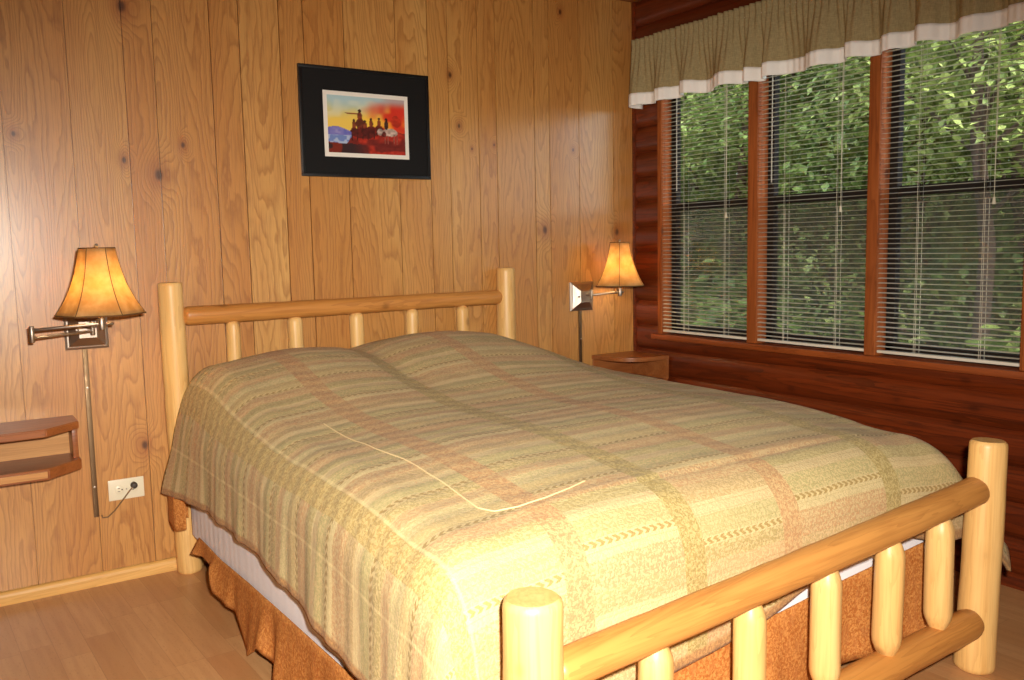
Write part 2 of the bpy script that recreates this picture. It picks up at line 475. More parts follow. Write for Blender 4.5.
def log_obj(name, p, q, r, mat, parent, end='saw', r2=None, taper=.05, seed=0, label=None):
    """a peeled log from p to q in its own local z axis, slightly uneven, with sawn or pencil-cut ends"""
    rnd = random.Random(seed)
    p, q = Vector(p), Vector(q)
    L = (q - p).length
    r2 = r2 or r
    prof = []
    if end == 'saw':
        prof = [(0, 0), (r * .86, 0), (r * .97, .006), (r, .016)]
        tail = [(r2, L - .016), (r2 * .97, L - .006), (r2 * .86, L), (0, L)]
    else:
        prof = [(0, 0), (r * .42, 0), (r * .5, .012), (r * .78, taper * .55), (r * .96, taper * .9), (r, taper * 1.15)]
        tail = [(r2, L - taper * 1.15), (r2 * .96, L - taper * .9), (r2 * .78, L - taper * .55), (r2 * .5, L - .012), (r2 * .42, L), (0, L)]
    h0, h1 = prof[-1][1], tail[0][1]
    k = max(3, int((h1 - h0) / .05))
    for i in range(1, k):
        t = i / k
        prof.append(((r + (r2 - r) * t) * (1 + rnd.uniform(-.02, .02)), h0 + (h1 - h0) * t))
    prof += tail
    bm = B(); lathe(bm, prof, seg=36)
    ph = rnd.uniform(0, 6)
    for v in bm.verts:                                     # gentle waist and bow, a few flats from the drawknife
        a = math.atan2(v.co.y, v.co.x)
        s = 1 + .018 * math.sin(3 * a + ph + v.co.z * 4) + .012 * math.sin(5 * a - ph)
        v.co.x *= s; v.co.y *= s
        v.co.x += .004 * math.sin(v.co.z / max(L, .01) * PI + ph) * min(1, L)
    off = Vector((0, 0, 0)); w = parent
    while w is not None:
        off += Vector(w.location); w = w.parent
    o = mk(name, bm, mat, parent, loc=p - off, rot=(q - p).to_track_quat('Z', 'Y'))
    if label: o['label'] = label
    return o
def grid_obj(name, P, mat, parent=None, uv=None, attrs=None, thick=0.0, offset=-1, smooth=True):
    """surface from a row-major table of points"""
    R_, C_ = len(P), len(P[0])
    off = Vector((0, 0, 0)); w = parent
    while w is not None:
        off += Vector(w.location); w = w.parent
    vs = [tuple(Vector(p) - off) for row in P for p in row]
    fs = [(i * C_ + j, i * C_ + j + 1, (i + 1) * C_ + j + 1, (i + 1) * C_ + j) for i in range(R_ - 1) for j in range(C_ - 1)]
    me = bpy.data.meshes.new(name); me.from_pydata(vs, [], fs); me.update()
    if uv:
        ul = me.uv_layers.new(name='UVMap')
        flat = [u for row in uv for u in row]
        for lp in me.loops: ul.data[lp.index].uv = flat[lp.vertex_index]
    for an, tab in (attrs or {}).items():
        at = me.attributes.new(an, 'FLOAT', 'POINT')
        for i, v in enumerate([v for row in tab for v in row]): at.data[i].value = v
    me.materials.append(MAT[mat])
    if smooth:
        for p in me.polygons: p.use_smooth = True
    o = bpy.data.objects.new(name, me); COL.objects.link(o)
    if parent is not None: o.parent = parent
    if thick:
        m = o.modifiers.new('thickness', 'SOLIDIFY'); m.thickness = thick; m.offset = offset
    return o
def sm(a, b, x):
    t = max(0.0, min(1.0, (x - a) / (b - a))); return t * t * (3 - 2 * t)
def interp(tab, x):
    if x <= tab[0][0]: return tab[0][1]
    for (a, va), (b, vb) in zip(tab, tab[1:]):
        if x <= b: return va + (vb - va) * (x - a) / (b - a)
    return tab[-1][1]
def hsh(i):
    return (math.sin(i * 127.1 + 11.7) * 43758.5453) % 1.0
def vn(x):                                                 # smooth 1-D value noise
    i = math.floor(x); f = x - i; f = f * f * (3 - 2 * f)
    return hsh(i) * (1 - f) + hsh(i + 1) * f
def vn2(x, y):
    i, j = math.floor(x), math.floor(y); fx, fy = x - i, y - j
    fx = fx * fx * (3 - 2 * fx); fy = fy * fy * (3 - 2 * fy)
    h = lambda a, b: (math.sin(a * 127.1 + b * 311.7) * 43758.5453) % 1.0
    return (h(i, j) * (1 - fx) + h(i + 1, j) * fx) * (1 - fy) + (h(i, j + 1) * (1 - fx) + h(i + 1, j + 1) * fx) * fy

# ------------------------------------------------------------------ room shell
CEIL, XL, YF = 2.515, -4.30, -5.20
bm = B(); box(bm, XL, .10, YF, .12, -.06, 0)
tag(mk('floor', bm, 'floor', smooth=False), 'warm beech strip laminate floor', 'floor', kind='structure')
bm = B(); box(bm, XL - .1, .35, YF - .1, .12, CEIL, CEIL + .08)
tag(mk('ceiling', bm, 'ceil', smooth=False), 'brown board ceiling', 'ceiling', kind='structure')

# panelled wall behind the bed: separate boards with a narrow groove between them
edges = [XL, -4.17, -4.01, -3.90, -3.73, -3.52, -3.43, -3.24, -3.12, -2.919, -2.700, -2.507, -2.400, -2.186, -2.071, -1.906, -1.803, -1.624,
         -1.382, -1.222, -1.119, -.960, -.860, -.639, -.548, -.363, -.136, 0.0]
bm = B(); pv = []
box(bm, XL, .10, .012, .12, 0, CEIL)
nb = len(bm.faces)
pv += [.5] * nb
for i, (a, b) in enumerate(zip(edges, edges[1:])):
    g = .0016
    f0 = len(bm.faces)
    vs = [bm.verts.new(p) for p in ((a + g, .0125, 0), (a + g, .003, 0), (a + g + .0004, 0, 0), (b - g - .0004, 0, 0), (b - g, .003, 0), (b - g, .0125, 0))]
    vt = [bm.verts.new((v.co.x, v.co.y, CEIL)) for v in vs]
    fs = [bm.faces.new((vs[k], vs[k + 1], vt[k + 1], vt[k])) for k in range(5)]
    bmesh.ops.recalc_face_normals(bm, faces=fs)
    for f in fs:
        if f.normal.y > 0: f.normal_flip()
    pv += [hsh(i * 3.7 + 2)] * 5
ob = mk('wall_back', bm, 'panel', smooth=False)
at = ob.data.attributes.new('plank', 'FLOAT', 'FACE')
for i, v in enumerate(pv): at.data[i].value = v
tag(ob, 'varnished knotty oak plank panelling behind the bed', 'wall', kind='structure')

# log wall with the windows: stacked rounded courses
OPEN = [(-.22, -.792), (-.848, -1.412), (-1.463, -2.03)]
SILL, HEAD = .79, 2.16
WT = .10
def log_run(bm, y0, y1, z0, z1):
    pitch, base = .13, .05
    z = z0; pts = []
    zs = sorted({z0, z1} | {base + pitch * k for k in range(-1, 22) if z0 < base + pitch * k < z1})
    prof = []
    for a, b in zip(zs, zs[1:]):
        ga = base + pitch * math.floor((a - base) / pitch + 1e-6)
        for k in range(0, 9):
            zz = a + (b - a) * k / 8
            u = (zz - ga) / pitch * 2 - 1
            dep = .020 * (1 - min(1, abs(u)) ** 4.5) if abs(u) <= 1 else 0
            prof.append((.018 - dep, zz))
    rows = []
    ny = max(2, int(abs(y1 - y0) / .12))
    for k in range(ny + 1):
        y = y0 + (y1 - y0) * k / ny
        rows.append([bm.verts.new((x + .004 * (vn2(y * 3, zz * 8) - .5), y, zz)) for x, zz in prof])
    fs = []
    for r0, r1 in zip(rows, rows[1:]):
        for j in range(len(prof) - 1):
            if (r0[j].co - r0[j + 1].co).length < 1e-6: continue
            fs.append(bm.faces.new((r0[j], r0[j + 1], r1[j + 1], r1[j])))
    for f in fs:
        f.normal_update()
        if f.normal.x > 0: f.normal_flip()
    box(bm, .03, WT, min(y0, y1), max(y0, y1), z0, z1)
bm = B()
log_run(bm, 0.0, -.19, SILL - .02, HEAD)
log_run(bm, 0.012, YF, 0, SILL - .02)
log_run(bm, -2.08, YF, SILL - .02, HEAD)
log_run(bm, 0.012, YF, HEAD, CEIL)
tag(mk('wall_right', bm, 'log'), 'dark reddish stained log wall around the windows', 'wall', kind='structure')
bm = B(); box(bm, XL - .1, XL, YF, .12, 0, CEIL)
tag(mk('wall_left', bm, 'plaster', smooth=False), 'plain wall on the unseen side', 'wall', kind='structure')
bm = B(); box(bm, XL - .1, .35, YF - .1, YF, 0, CEIL)
tag(mk('wall_front', bm, 'plaster', smooth=False), 'plain wall behind the viewer', 'wall', kind='structure')

# quarter-round strip along the foot of the panelled wall
bm = B()
prof_b = [(0, .0)] + [(-.015 * math.cos(t), .022 + .026 * math.sin(t)) if t else (-.015, 0) for t in [k * PI / 12 for k in range(0, 7)]] + [(0, .050)]
vs0 = [bm.verts.new((XL, y, z)) for y, z in prof_b]; vs1 = [bm.verts.new((0, y, z)) for y, z in prof_b]
fs = [bm.faces.new((vs0[i], vs0[(i + 1) % len(prof_b)], vs1[(i + 1) % len(prof_b)], vs1[i])) for i in range(len(prof_b))]
bmesh.ops.recalc_face_normals(bm, faces=fs)
tag(mk('baseboard_back', bm, 'quarter'), 'thin light pine strip along the foot of the panelling', 'baseboard', kind='structure')
# upright corner strip, window jambs, mullions, sill
bm = B(); box(bm, -.008, .03, -.020, -.0005, 0, CEIL, .003)
tag(mk('trim_1', bm, 'log'), 'upright corner strip between panelling and logs', 'trim', kind='structure')
n_ = 2
for (a, b, lab) in [(-.19, -.22, 'orange stained jamb left of the first window'), (-.792, -.848, 'orange stained post between first and second window'),
                    (-1.412, -1.463, 'orange stained post between second and third window'), (-2.03, -2.09, 'orange stained jamb right of the third window')]:
    bm = B(); box(bm, -.004, .10, b, a, SILL, HEAD, .004)
    tag(mk('trim_%d' % n_, bm, 'trim'), lab, 'trim', kind='structure'); n_ += 1
bm = B(); box(bm, -.03, .12, -2.14, -.165, SILL - .028, SILL, .005)
tag(mk('trim_%d' % n_, bm, 'sill'), 'orange stained sill board under the three windows', 'sill', kind='structure'); n_ += 1
bm = B(); box(bm, -.004, .10, -2.09, -.19, HEAD - .03, HEAD + .05, .004)
tag(mk('trim_%d' % n_, bm, 'sill'), 'head board above the three windows', 'trim', kind='structure')

# ------------------------------------------------------------------ windows (double-hung sashes)
for i, (a, b) in enumerate(OPEN):
    w = empty('window_%d' % (i + 1), (.08, (a + b) / 2, SILL))
    tag(w, ['dark framed sash window nearest the corner', 'dark framed sash window in the middle', 'dark framed sash window at the right'][i], 'window', kind='structure')
    bm = B()
    st = .036
    for y0, y1 in ((a - st, a), (b, b + st)): box(bm, .066, .100, y0, y1, SILL, HEAD - .03, .003)
    box(bm, .066, .100, b, a, SILL, SILL + .045, .003)
    box(bm, .066, .100, b, a, HEAD - .08, HEAD - .03, .003)
    mk('outer_frame', bm, 'frame', w)
    bm = B(); box(bm, .070, .098, b + st, a - st, 1.428, 1.468, .003)
    mk('meeting_rail', bm, 'frame', w)
    bm = B(); box(bm, .078, .081, b + st, a - st, SILL + .045, 1.43); mk('lower_pane', bm, 'glass', w, smooth=False)
    bm = B(); box(bm, .088, .091, b + st, a - st, 1.45, HEAD - .08); mk('upper_pane', bm, 'glass', w, smooth=False)
    bm = B(); box(bm, .0975, .098, b + st, a - st, SILL + .045, 1.44); mk('insect_screen', bm, 'screen', w, smooth=False)

# ------------------------------------------------------------------ mini blinds
def blind(i, a, b, ladders, wand, cord, label):
    a -= .004; b += .004
    r = empty('window_blind', (.013, (a + b) / 2, SILL))
    tag(r, label, 'blind', 'cream mini blinds')
    z0, z1 = SILL + .024, HEAD - .06
    pitch = .0196
    bm = B()
    k = int((z1 - z0) / pitch)
    for s in range(k):
        z = z0 + pitch * (s + .8)
        tilt = .06 + .05 * (hsh(s + i * 50) - .5)
        ys = [a, a + (b - a) * .33, a + (b - a) * .66, b]
        rows = []
        for y in ys:
            sag = -.0012 * math.sin(PI * (y - a) / (b - a))
            rows.append([bm.verts.new((.013 + u * .0125, y, z + sag + .0018 * (1 - u * u) + u * tilt * .0125 + dz)) for u, dz in
                         ((-1, 0), (-.5, 0), (0, 0), (.5, 0), (1, 0), (1, -.0006), (0, -.0006), (-1, -.0006))])
        for r0, r1 in zip(rows, rows[1:]):
            for j in range(8):
                bm.faces.new((r0[j], r1[j], r1[(j + 1) % 8], r0[(j + 1) % 8]))
        bm.faces.new(rows[0]); bm.faces.new(list(reversed(rows[-1])))
    bmesh.ops.recalc_face_normals(bm, faces=bm.faces)
    mk('slats', bm, 'slat', r)
    bm = B(); box(bm, .002, .026, b, a, SILL + .012, SILL + .024, .003); mk('bottom_rail', bm, 'slat', r)
    bm = B(); box(bm, -.001, .028, b, a, z1, z1 + .028, .003); mk('head_rail', bm, 'slat', r)
    for y in ladders:
        bm = B()
        for dx in (-.0135, .0135):
            tube(bm, [(.013 + dx, y, SILL + .02), (.013 + dx, y + .001, 1.4), (.013 + dx, y, z1 + .002)], .0009, 6)
        tube(bm, [(-.002, y + .006, SILL + .02), (-.002, y + .006, z1 + .002)], .0008, 6)
        mk('ladder_cord', bm, 'cordm', r)
    if wand:
        bm = B(); tube(bm, [(-.008, wand, z1 - .001), (-.010, wand, 1.9), (-.010, wand, 1.52)], .0026, 8)
        mk('tilt_wand', bm, 'wand', r)
    c = None
    bm = B()
    for d in (0, .004): tube(bm, [(-.006, cord + d, z1 + .002), (-.008, cord + d, 1.8), (-.008, cord + .002, 1.40)], .0011, 6)
    c = mk('pull_cord', bm, 'cordm', r)
    bm = B(); lathe(bm, [(0, 0), (.006, 0), (.0065, .006), (.004, .022), (.0015, .028), (0, .028)], Matrix.Translation((-.008, cord + .002, 1.374)), 14)
    mk('tassel', bm, 'cordm', c)
blind(0, *OPEN[0], (-.385, -.655), -.338, -.668, 'cream mini blind over the window nearest the corner')
blind(1, *OPEN[1], (-1.005, -1.275), -.935, -1.296, 'cream mini blind over the middle window')
blind(2, *OPEN[2], (-1.635, -1.89), None, -1.925, 'cream mini blind over the right-hand window')

# ------------------------------------------------------------------ valance
val = empty('valance', (-.05, -1.2, 2.25))
tag(val, 'gathered olive valance with white hem across the window tops', 'valance')
YV0, YV1 = -.098, -2.42
def val_x(y, t):
    """cloth distance from the wall; t = 0 at the top, 1 at the hem"""
    s = (YV0 - y)
    ph = s * 2 * PI / .175 + 4.4 * vn(s * 4.3)
    w = math.sin(ph)
    w = math.copysign(abs(w) ** .6, w)
    deep = .003 + .030 * sm(.12, .9, t)
    fine = .007 * math.sin(s * 2 * PI / .031 + 3 * vn(s * 14)) * (1 - .75 * sm(.1, .8, t))
    return -.095 + deep * w * (.6 + .7 * vn(s * 9 + 4)) + fine
def val_z(y, t):
    s = YV0 - y
    top = 2.288 + .006 * vn(s * 40); bot = 1.953 + .012 * vn(s * 3.3 + 9) + .004 * math.sin(s * 21)
    return top + (bot - top) * t
def val_pts(t0, t1, nt, push=0.0):
    P = []
    for i in range(nt + 1):
        t = t0 + (t1 - t0) * i / nt
        row = []
        for k in range(6):                                  # return to the wall at the corner end
            row.append((-.012 + (val_x(YV0, t) + .012) * k / 6 , YV0 + .006 - push + .003 * math.sin(k * 1.7 + t), val_z(YV0, t)))
        n = 560
        for k in range(n + 1):
            y = YV0 + (YV1 - YV0) * k / n
            pinch = .004 * math.exp(-((t - .135) / .03) ** 2) + .004 * math.exp(-((t - .06) / .02) ** 2)
            row.append((val_x(y, t) + pinch - push, y, val_z(y, t)))
        P.append(row)
    return P
grid_obj('fabric', val_pts(0, .835, 22), 'valance', val, thick=.002, offset=0)
o = grid_obj('hem_band', val_pts(.820, 1.0, 5, .0025), 'hemw', val, thick=.003, offset=0)
o['label'] = 'cream white hem band'
bm = B(); tube(bm, [(-.002, -.11, 2.245), (-.078, -.11, 2.245), (-.078, -2.40, 2.245), (-.002, -2.40, 2.245)], .006, 10)
mk('curtain_rod', bm, 'slat', val)

# ------------------------------------------------------------------ log bed
bed = empty('log_bed', (-1.55, -1.2, 0))
tag(bed, 'peeled pine log bed frame with spindled headboard and footboard', 'bed')
HLb, HLt = (-2.392, -.056, 0), (-2.402, -.056, 1.148)
HRb, HRt = (-.862, -.056, 0), (-.862, -.056, 1.158)
FLb, FLt = (-2.300, -2.325, 0), (-2.296, -2.325, .622)
FRb, FRt = (-.694, -2.282, 0), (-.668, -2.280, .678)
log_obj('head_post', HLb, HLt, .048, 'pine', bed, r2=.046, seed=1)
log_obj('head_post', HRb, HRt, .048, 'pine', bed, r2=.045, seed=2)
log_obj('foot_post', FLb, FLt, .058, 'pine', bed, r2=.056, seed=3)
log_obj('foot_post', FRb, FRt, .056, 'pine', bed, r2=.050, seed=4)
log_obj('head_rail', (-2.375, -.056, 1.016), (-.880, -.056, 1.020), .037, 'honey', bed, 'pencil', .034, taper=.028, seed=5, label='honey coloured top log of the headboard')
log_obj('head_rail', (-2.375, -.056, .50), (-.880, -.056, .50), .037, 'honey', bed, 'pencil', .036, taper=.028, seed=6)
for k, x in enumerate((-2.172, -1.915, -1.638, -1.372, -1.106)):
    log_obj('head_spindle', (x, -.056, .51), (x, -.056, 1.0), (.028, .031, .031, .029, .029)[k], 'pine', bed, 'pencil', taper=.03, seed=10 + k)
log_obj('foot_rail', (-2.275, -2.325, .461), (-.690, -2.280, .537), .039, 'honey', bed, 'pencil', .041, taper=.030, seed=20, label='honey coloured top log of the footboard')
log_obj('foot_rail', (-2.275, -2.325, .116), (-.712, -2.282, .150), .045, 'honey', bed, 'pencil', .044, taper=.030, seed=21, label='honey coloured lower log of the footboard')
for k, x in enumerate((-1.985, -1.694, -1.414, -1.150, -.905)):
    t = (x + 2.3) / 1.62
    y = -2.325 + .044 * t
    log_obj('foot_spindle', (x - .004, y, .138 + .034 * t), (x, y, .449 + .078 * t), .0375, 'pine', bed, 'pencil', .0365, taper=.055, seed=30 + k)
for x in (-2.335, -.765):
    log_obj('side_rail', (x, -.06, .115), (x, -2.30, .115), .036, 'pine', bed, 'pencil', taper=.03, seed=40)

bm = B()
edge_l = [(-2.395 - .0005 * math.sin(y * 2 * PI / .062 + 3 * vn(y * 9)) * (.25 + .75 * sm(-1.2, -.2, y)), y) for y in [-.15 - 2.0 * k / 260 for k in range(261)]]
prism(bm, [(-.72, -.125), (-2.38, -.125)] + edge_l + [(-2.38, -2.165), (-.72, -2.165), (-.705, -2.15), (-.705, -.14)], .175, .405)
tag(mk('box_spring', bm, 'white'), 'white covered box spring showing under the coverlet hem', 'box spring')
bm = B(); box(bm, -2.36, -.74, -2.14, -.125, .41, .618, .06)
tag(mk('mattress', bm, 'white'), 'white mattress under the patchwork coverlet', 'mattress')

# skirt: gathered strip hung round the box spring
def strip(path, ztop, zbot, ripple, n, rows=10, flare=.03):
    """path: list of (x, y); ztop/zbot: functions of running length; returns a table of points"""
    segs = [((Vector(b) - Vector(a)).length, Vector(a), Vector(b)) for a, b in zip(path, path[1:])]
    tot = sum(s[0] for s in segs)
    P = [[] for _ in range(rows + 1)]
    for k in range(n + 1):
        d = tot * k / n; s = d
        for L, a, b in segs:
            if s <= L + 1e-9: break
            s -= L
        s = min(s, L)
        c = a + (b - a) * (s / L); nrm = Vector(((b - a).y, -(b - a).x)).normalized()
        zt, zb = ztop(d), zbot(d)
        for i in range(rows + 1):
            t = i / rows
            out = flare * t + ripple * t * (math.sin(d * 2 * PI / .34 + 3.5 * vn(d * 4)) * .8 + math.sin(d * 2 * PI / .13 + 2 * vn(d * 8)) * .22)
            p = c + nrm * out
            P[i].append((p.x, p.y, zt + (zb - zt) * t))
    return P
sk = empty('bed_skirt', (-1.55, -1.2, .0))
tag(sk, 'rust brown patterned bed skirt sagging from the box spring', 'bed skirt')
# the outward side of each path must be its right-hand normal: walk the bed clockwise seen from above... foot, then sides
top_l = [(0, .205), (.3, .205), (.6, .222), (.95, .236), (1.25, .246), (1.9, .27)]
bot_l = [(0, .15), (.24, .165), (.30, .10), (.52, .072), (.60, .012), (.66, .012), (.78, .085), (.84, .055), (.95, .03), (1.9, .02)]
Lp = strip([(-2.405, -.30), (-2.405, -2.20)], lambda d: interp(top_l, d), lambda d: interp(bot_l, d), .017, 190, flare=.022)
def flip(P, axis, c):
    return P
# normal of a path running towards -y is (-1, 0): outward on the left side
grid_obj('side_panel', Lp, 'skirt', sk, thick=.004, offset=0)
Fp = strip([(-2.40, -2.178), (-.70, -2.178)], lambda d: interp([(0, .27), (.6, .305), (.97, .322), (1.22, .347), (1.6, .376), (1.7, .376)], d),
           lambda d: interp([(0, .03), (.8, .06), (1.3, .11), (1.47, .10), (1.62, .08), (1.7, .12)], d), .016, 170, flare=.006)
grid_obj('foot_panel', Fp, 'skirt', sk, thick=.004, offset=0)
Rp = strip([(-.695, -2.18), (-.695, -.13)], lambda d: .33, lambda d: .06 + .04 * vn(d * 5), .02, 160, flare=.02)
grid_obj('side_panel', Rp, 'skirt', sk, thick=.004, offset=0)
Hp = strip([(-2.395, -.112), (-2.455, -.112), (-2.470, -.128), (-2.465, -.20), (-2.432, -.235)], lambda d: .40, lambda d: .228 + .01 * math.sin(d * 30), .008, 40, flare=.008)
grid_obj('corner_flap', Hp, 'skirt', sk, thick=.004, offset=0)

# coverlet: one rectangular quilted cloth draped over mattress and pillows
XA, XB, YA, YB, RR = -2.27, -.775, -.115, -2.045, .16
ZT = .732
def prof(d):
    """outward shift and drop at cloth distance d past the start of the rounded edge"""
    q = RR * PI / 2
    if d <= q:
        a = d / RR
        return RR * math.sin(a), RR * (1 - math.cos(a))
    e = d - q
    return RR + .055 * e, RR + e * .995
PX = [(-2.50, 0), (-2.45, .03), (-2.40, .085), (-2.34, .122), (-2.22, .142), (-2.03, .146), (-1.86, .138), (-1.73, .124), (-1.60, .142), (-1.46, .164), (-1.28, .164),
      (-1.10, .145), (-.95, .088), (-.82, .035), (-.70, 0)]
PY = [(-1.25, 0), (-1.10, .05), (-.95, .17), (-.80, .36), (-.65, .60), (-.50, .84), (-.36, .98), (-.26, 1.0), (-.18, .95), (-.115, .80)]
def smt(tab, x, w):
    return sum(interp(tab, x + d * w) for d in (-1, -.5, 0, .5, 1)) / 5
def pillow(x, y):
    if y < -1.32: return 0.0
    dip = -.022 * math.exp(-((x + 1.72) / .06) ** 2) * sm(-1.05, -.55, y) * sm(0, .35, -y - .15 + .2)
    return smt(PX, x, .05) * smt(PY, y, .06) + dip * .8
def sag(x, y):
    return -.040 * sm(-1.45, -2.06, y) ** 1.6 - .022 * (1 - sm(-2.29, -1.95, x)) - .018 * sm(-1.0, -.76, x)
hemL = [(-2.25, .25), (-2.2, .255), (-1.82, .298), (-1.64, .325), (-1.37, .36), (-1.07, .382), (-.63, .374), (-.23, .352), (-.1, .345)]
hemF = [(-2.42, .25), (-2.1, .265), (-1.91, .285), (-1.66, .305), (-1.535, .332), (-1.39, .37), (-1.14, .425), (-.95, .43), (-.86, .405), (-.775, .37), (-.68, .33)]
q_ = RR * PI / 2
def dmax_from_z(z): return q_ + (ZT - RR - z)
na, nb_, ns = 46, 64, 150
alist = [('L', k / na) for k in range(na)] + [('T', k / 110) for k in range(111)] + [('R', (k + 1) / na) for k in range(na)]
blist = [('T', k / ns) for k in range(ns + 1)] + [('F', (k + 1) / na) for k in range(na)]
P, UVs, HEM = [], [], []
for bk, bv in blist:
    row, urow, hrow = [], [], []
    for ak, av in alist:
        y0 = YA + (YB - YA) * bv if bk == 'T' else YB
        x0 = XA + (XB - XA) * av if ak == 'T' else (XA if ak == 'L' else XB)
        dx = dy = 0.0; side = 0
        if ak == 'L': dL = dmax_from_z(interp(hemL, y0) - sag(x0, y0)); dx = (1 - av) * dL; side = -1
        if ak == 'R': dL = dmax_from_z(.31 - sag(x0, y0)); dx = av * dL; side = 1
        if bk == 'F': dF = dmax_from_z(interp(hemF, x0) - sag(x0, YB)); dy = bv * dF
        a_ = x0 + side * dx; b_ = y0 - dy
        hem = 0.0
        if (ak == 'L' and dL - dx < .026) or (ak == 'R' and dL - dx < .026) or (bk == 'F' and dF - dy < .026): hem = 1.0
        z = ZT + sag(x0, y0) + pillow(x0, y0) + .010 * math.sin(PI * av if ak == 'T' else 0) * (1 if bk == 'T' else 0)
        z += .006 * (vn2(a_ * 5, b_ * 5) - .5) + .003 * (vn2(a_ * 14, b_ * 14) - .5)
        if dx == 0 and dy == 0:
            p = (x0, y0, z)
        else:
            r = math.hypot(dx, dy)
            cx, cy = (side * dx / r, -dy / r)
            if dx > 0 and dy > 0:
                r = r ** 1.0
                r = max(dx, dy) + .55 * (r - max(dx, dy)) if side < 0 else (dx ** 3 + dy ** 3) ** (1 / 3)
            h, dr = prof(r)
            fold = 0.0
            low = sm(.16, .5, r)
            if dy == 0:
                fold = .006 * low * (math.sin(y0 * 2 * PI / .33 + 4 * vn(y0 * 3)) + .35 * math.sin(y0 * 2 * PI / .12 + 3 * vn(y0 * 7 + 3)))
                if side > 0: fold += .26 * sm(.20, .60, r) * sm(-1.55, -2.045, y0)
                if side < 0: fold += .050 * low * sm(-.5, -.12, y0) + .020 * low * (1 - abs(2 * sm(-2.2, -1.2, y0) - 1)) * 0
            elif dx == 0:
                fold = .004 * low * math.sin(x0 * 2 * PI / .31 + 4 * vn(x0 * 3))
                h = min(h, RR + .004)
            else:
                th = math.atan2(dy, dx)
                fold = low * (.030 * math.sin(th * 2) ** 2)
                if side > 0: fold = sm(.20, .60, r) * .29 * math.cos(th)
            ex, ey = cx * (h + fold), cy * (h + fold)
            if dx > 0 and dy > 0:                            # squarer corner, loose tip swinging out
                k_ = .55 if side < 0 else .35
                if side > 0: ex = prof(dx)[0] + fold * cx; ey = -prof(dy)[0] + fold * cy * .3
                else: ex = (1 - k_) * ex + k_ * side * prof(dx)[0]; ey = (1 - k_) * ey - k_ * prof(dy)[0]
            zz = z - dr
            # pillow swell carries over the edge and dies out down the side
            zz = zz - pillow(x0, y0) * sm(.0, .45, r) + (pillow(x0 + side * min(dx, .2), y0) - pillow(x0, y0)) * (1 - sm(.2, .45, r)) * .6
            yy = y0 + ey
            if dy > 0: yy = max(yy, -2.262) if x0 > -2.30 and dx == 0 else yy
            if dy > 0 and -.80 < x0 + ex < -.585: yy = max(yy, -2.212)
            p = (x0 + ex, yy, zz)
        row.append(p); urow.append((a_, b_)); hrow.append(hem)
    P.append(row); UVs.append(urow); HEM.append(hrow)
cov = grid_obj('coverlet', P, 'coverlet', None, UVs, {'hem': HEM}, thick=.012, offset=1)
# make the outer side the upper side
me = cov.data
if sum(p.normal.z for p in me.polygons) < 0: me.flip_normals()
cov.modifiers['thickness'].offset = -1
tag(cov, 'quilted tan, sage and rose patchwork coverlet draped over the bed', 'coverlet')

pts = [(-2.193, -1.06), (-2.191, -1.18), (-2.190, -1.437), (-2.180, -1.594), (-2.182, -1.787), (-2.187, -1.96), (-2.170, -2.00), (-2.120, -2.018), (-2.05, -2.022), (-1.97, -2.010), (-1.90, -1.99)]
bm = B(); dense = []
for (x0, y0), (x1, y1) in zip(pts, pts[1:]):
    for k in range(6): dense.append((x0 + (x1 - x0) * k / 6, y0 + (y1 - y0) * k / 6))
P_ = []
for x, y in dense:
    z = ZT + sag(x, y) + pillow(x, y) + .010 * math.sin(PI * (x - XA) / (XB - XA)) + .006 * (vn2(x * 5, y * 5) - .5) + .003 * (vn2(x * 14, y * 14) - .5)
    P_.append((x, y, z + .0008))
tube(bm, P_, .0019, 8)
o = mk('quilting_cord', bm, 'tancord', cov)
o['label'] = 'pale loose quilting cord curving over the top'

# ------------------------------------------------------------------ swing-arm wall lamps
def plate(bm, cx, cz, s=.148, wdt=None):
    w = (wdt or s) / 2; h = s / 2
    steps = [(1.0, 0), (1.0, -.008), (.90, -.012), (.84, -.013), (.40, -.040), (.40, -.046)]
    rows = [[bm.verts.new((cx + sx * w * k, y, cz + sz * h * k)) for sx, sz in ((-1, -1), (1, -1), (1, 1), (-1, 1))] for k, y in steps]
    fs = [bm.faces.new((a[i], a[(i + 1) % 4], b[(i + 1) % 4], b[i])) for a, b in zip(rows, rows[1:]) for i in range(4)]
    fs.append(bm.faces.new(rows[0])); fs.append(bm.faces.new(rows[-1]))
    bmesh.ops.recalc_face_normals(bm, faces=fs)
def shade(bm, c, rt, rb, h, panels=6, thick=.0015):
    """bell shade: panelled, waisted, open top and bottom"""
    rows = []; seg = panels * 8
    for k in range(15):
        t = k / 14
        r = rt + (rb - rt) * (.45 * t + .55 * t ** 2.6)
        ring = []
        for i in range(seg):
            a = 2 * PI * i / seg + .85
            loc = (i % 8) / 8 * 2 * PI / panels - PI / panels
            f = math.cos(PI / panels) / math.cos(loc)
            rr = r * (1 + (f - 1) * .75) * 1.04
            ring.append(bm.verts.new((c[0] + rr * math.cos(a), c[1] + rr * math.sin(a), c[2] + h * (1 - t))))
        rows.append(ring)
    fs = [bm.faces.new((a[i], a[(i + 1) % seg], b[(i + 1) % seg], b[i])) for a, b in zip(rows, rows[1:]) for i in range(seg)]
    bmesh.ops.recalc_face_normals(bm, faces=fs)
    return rows, seg
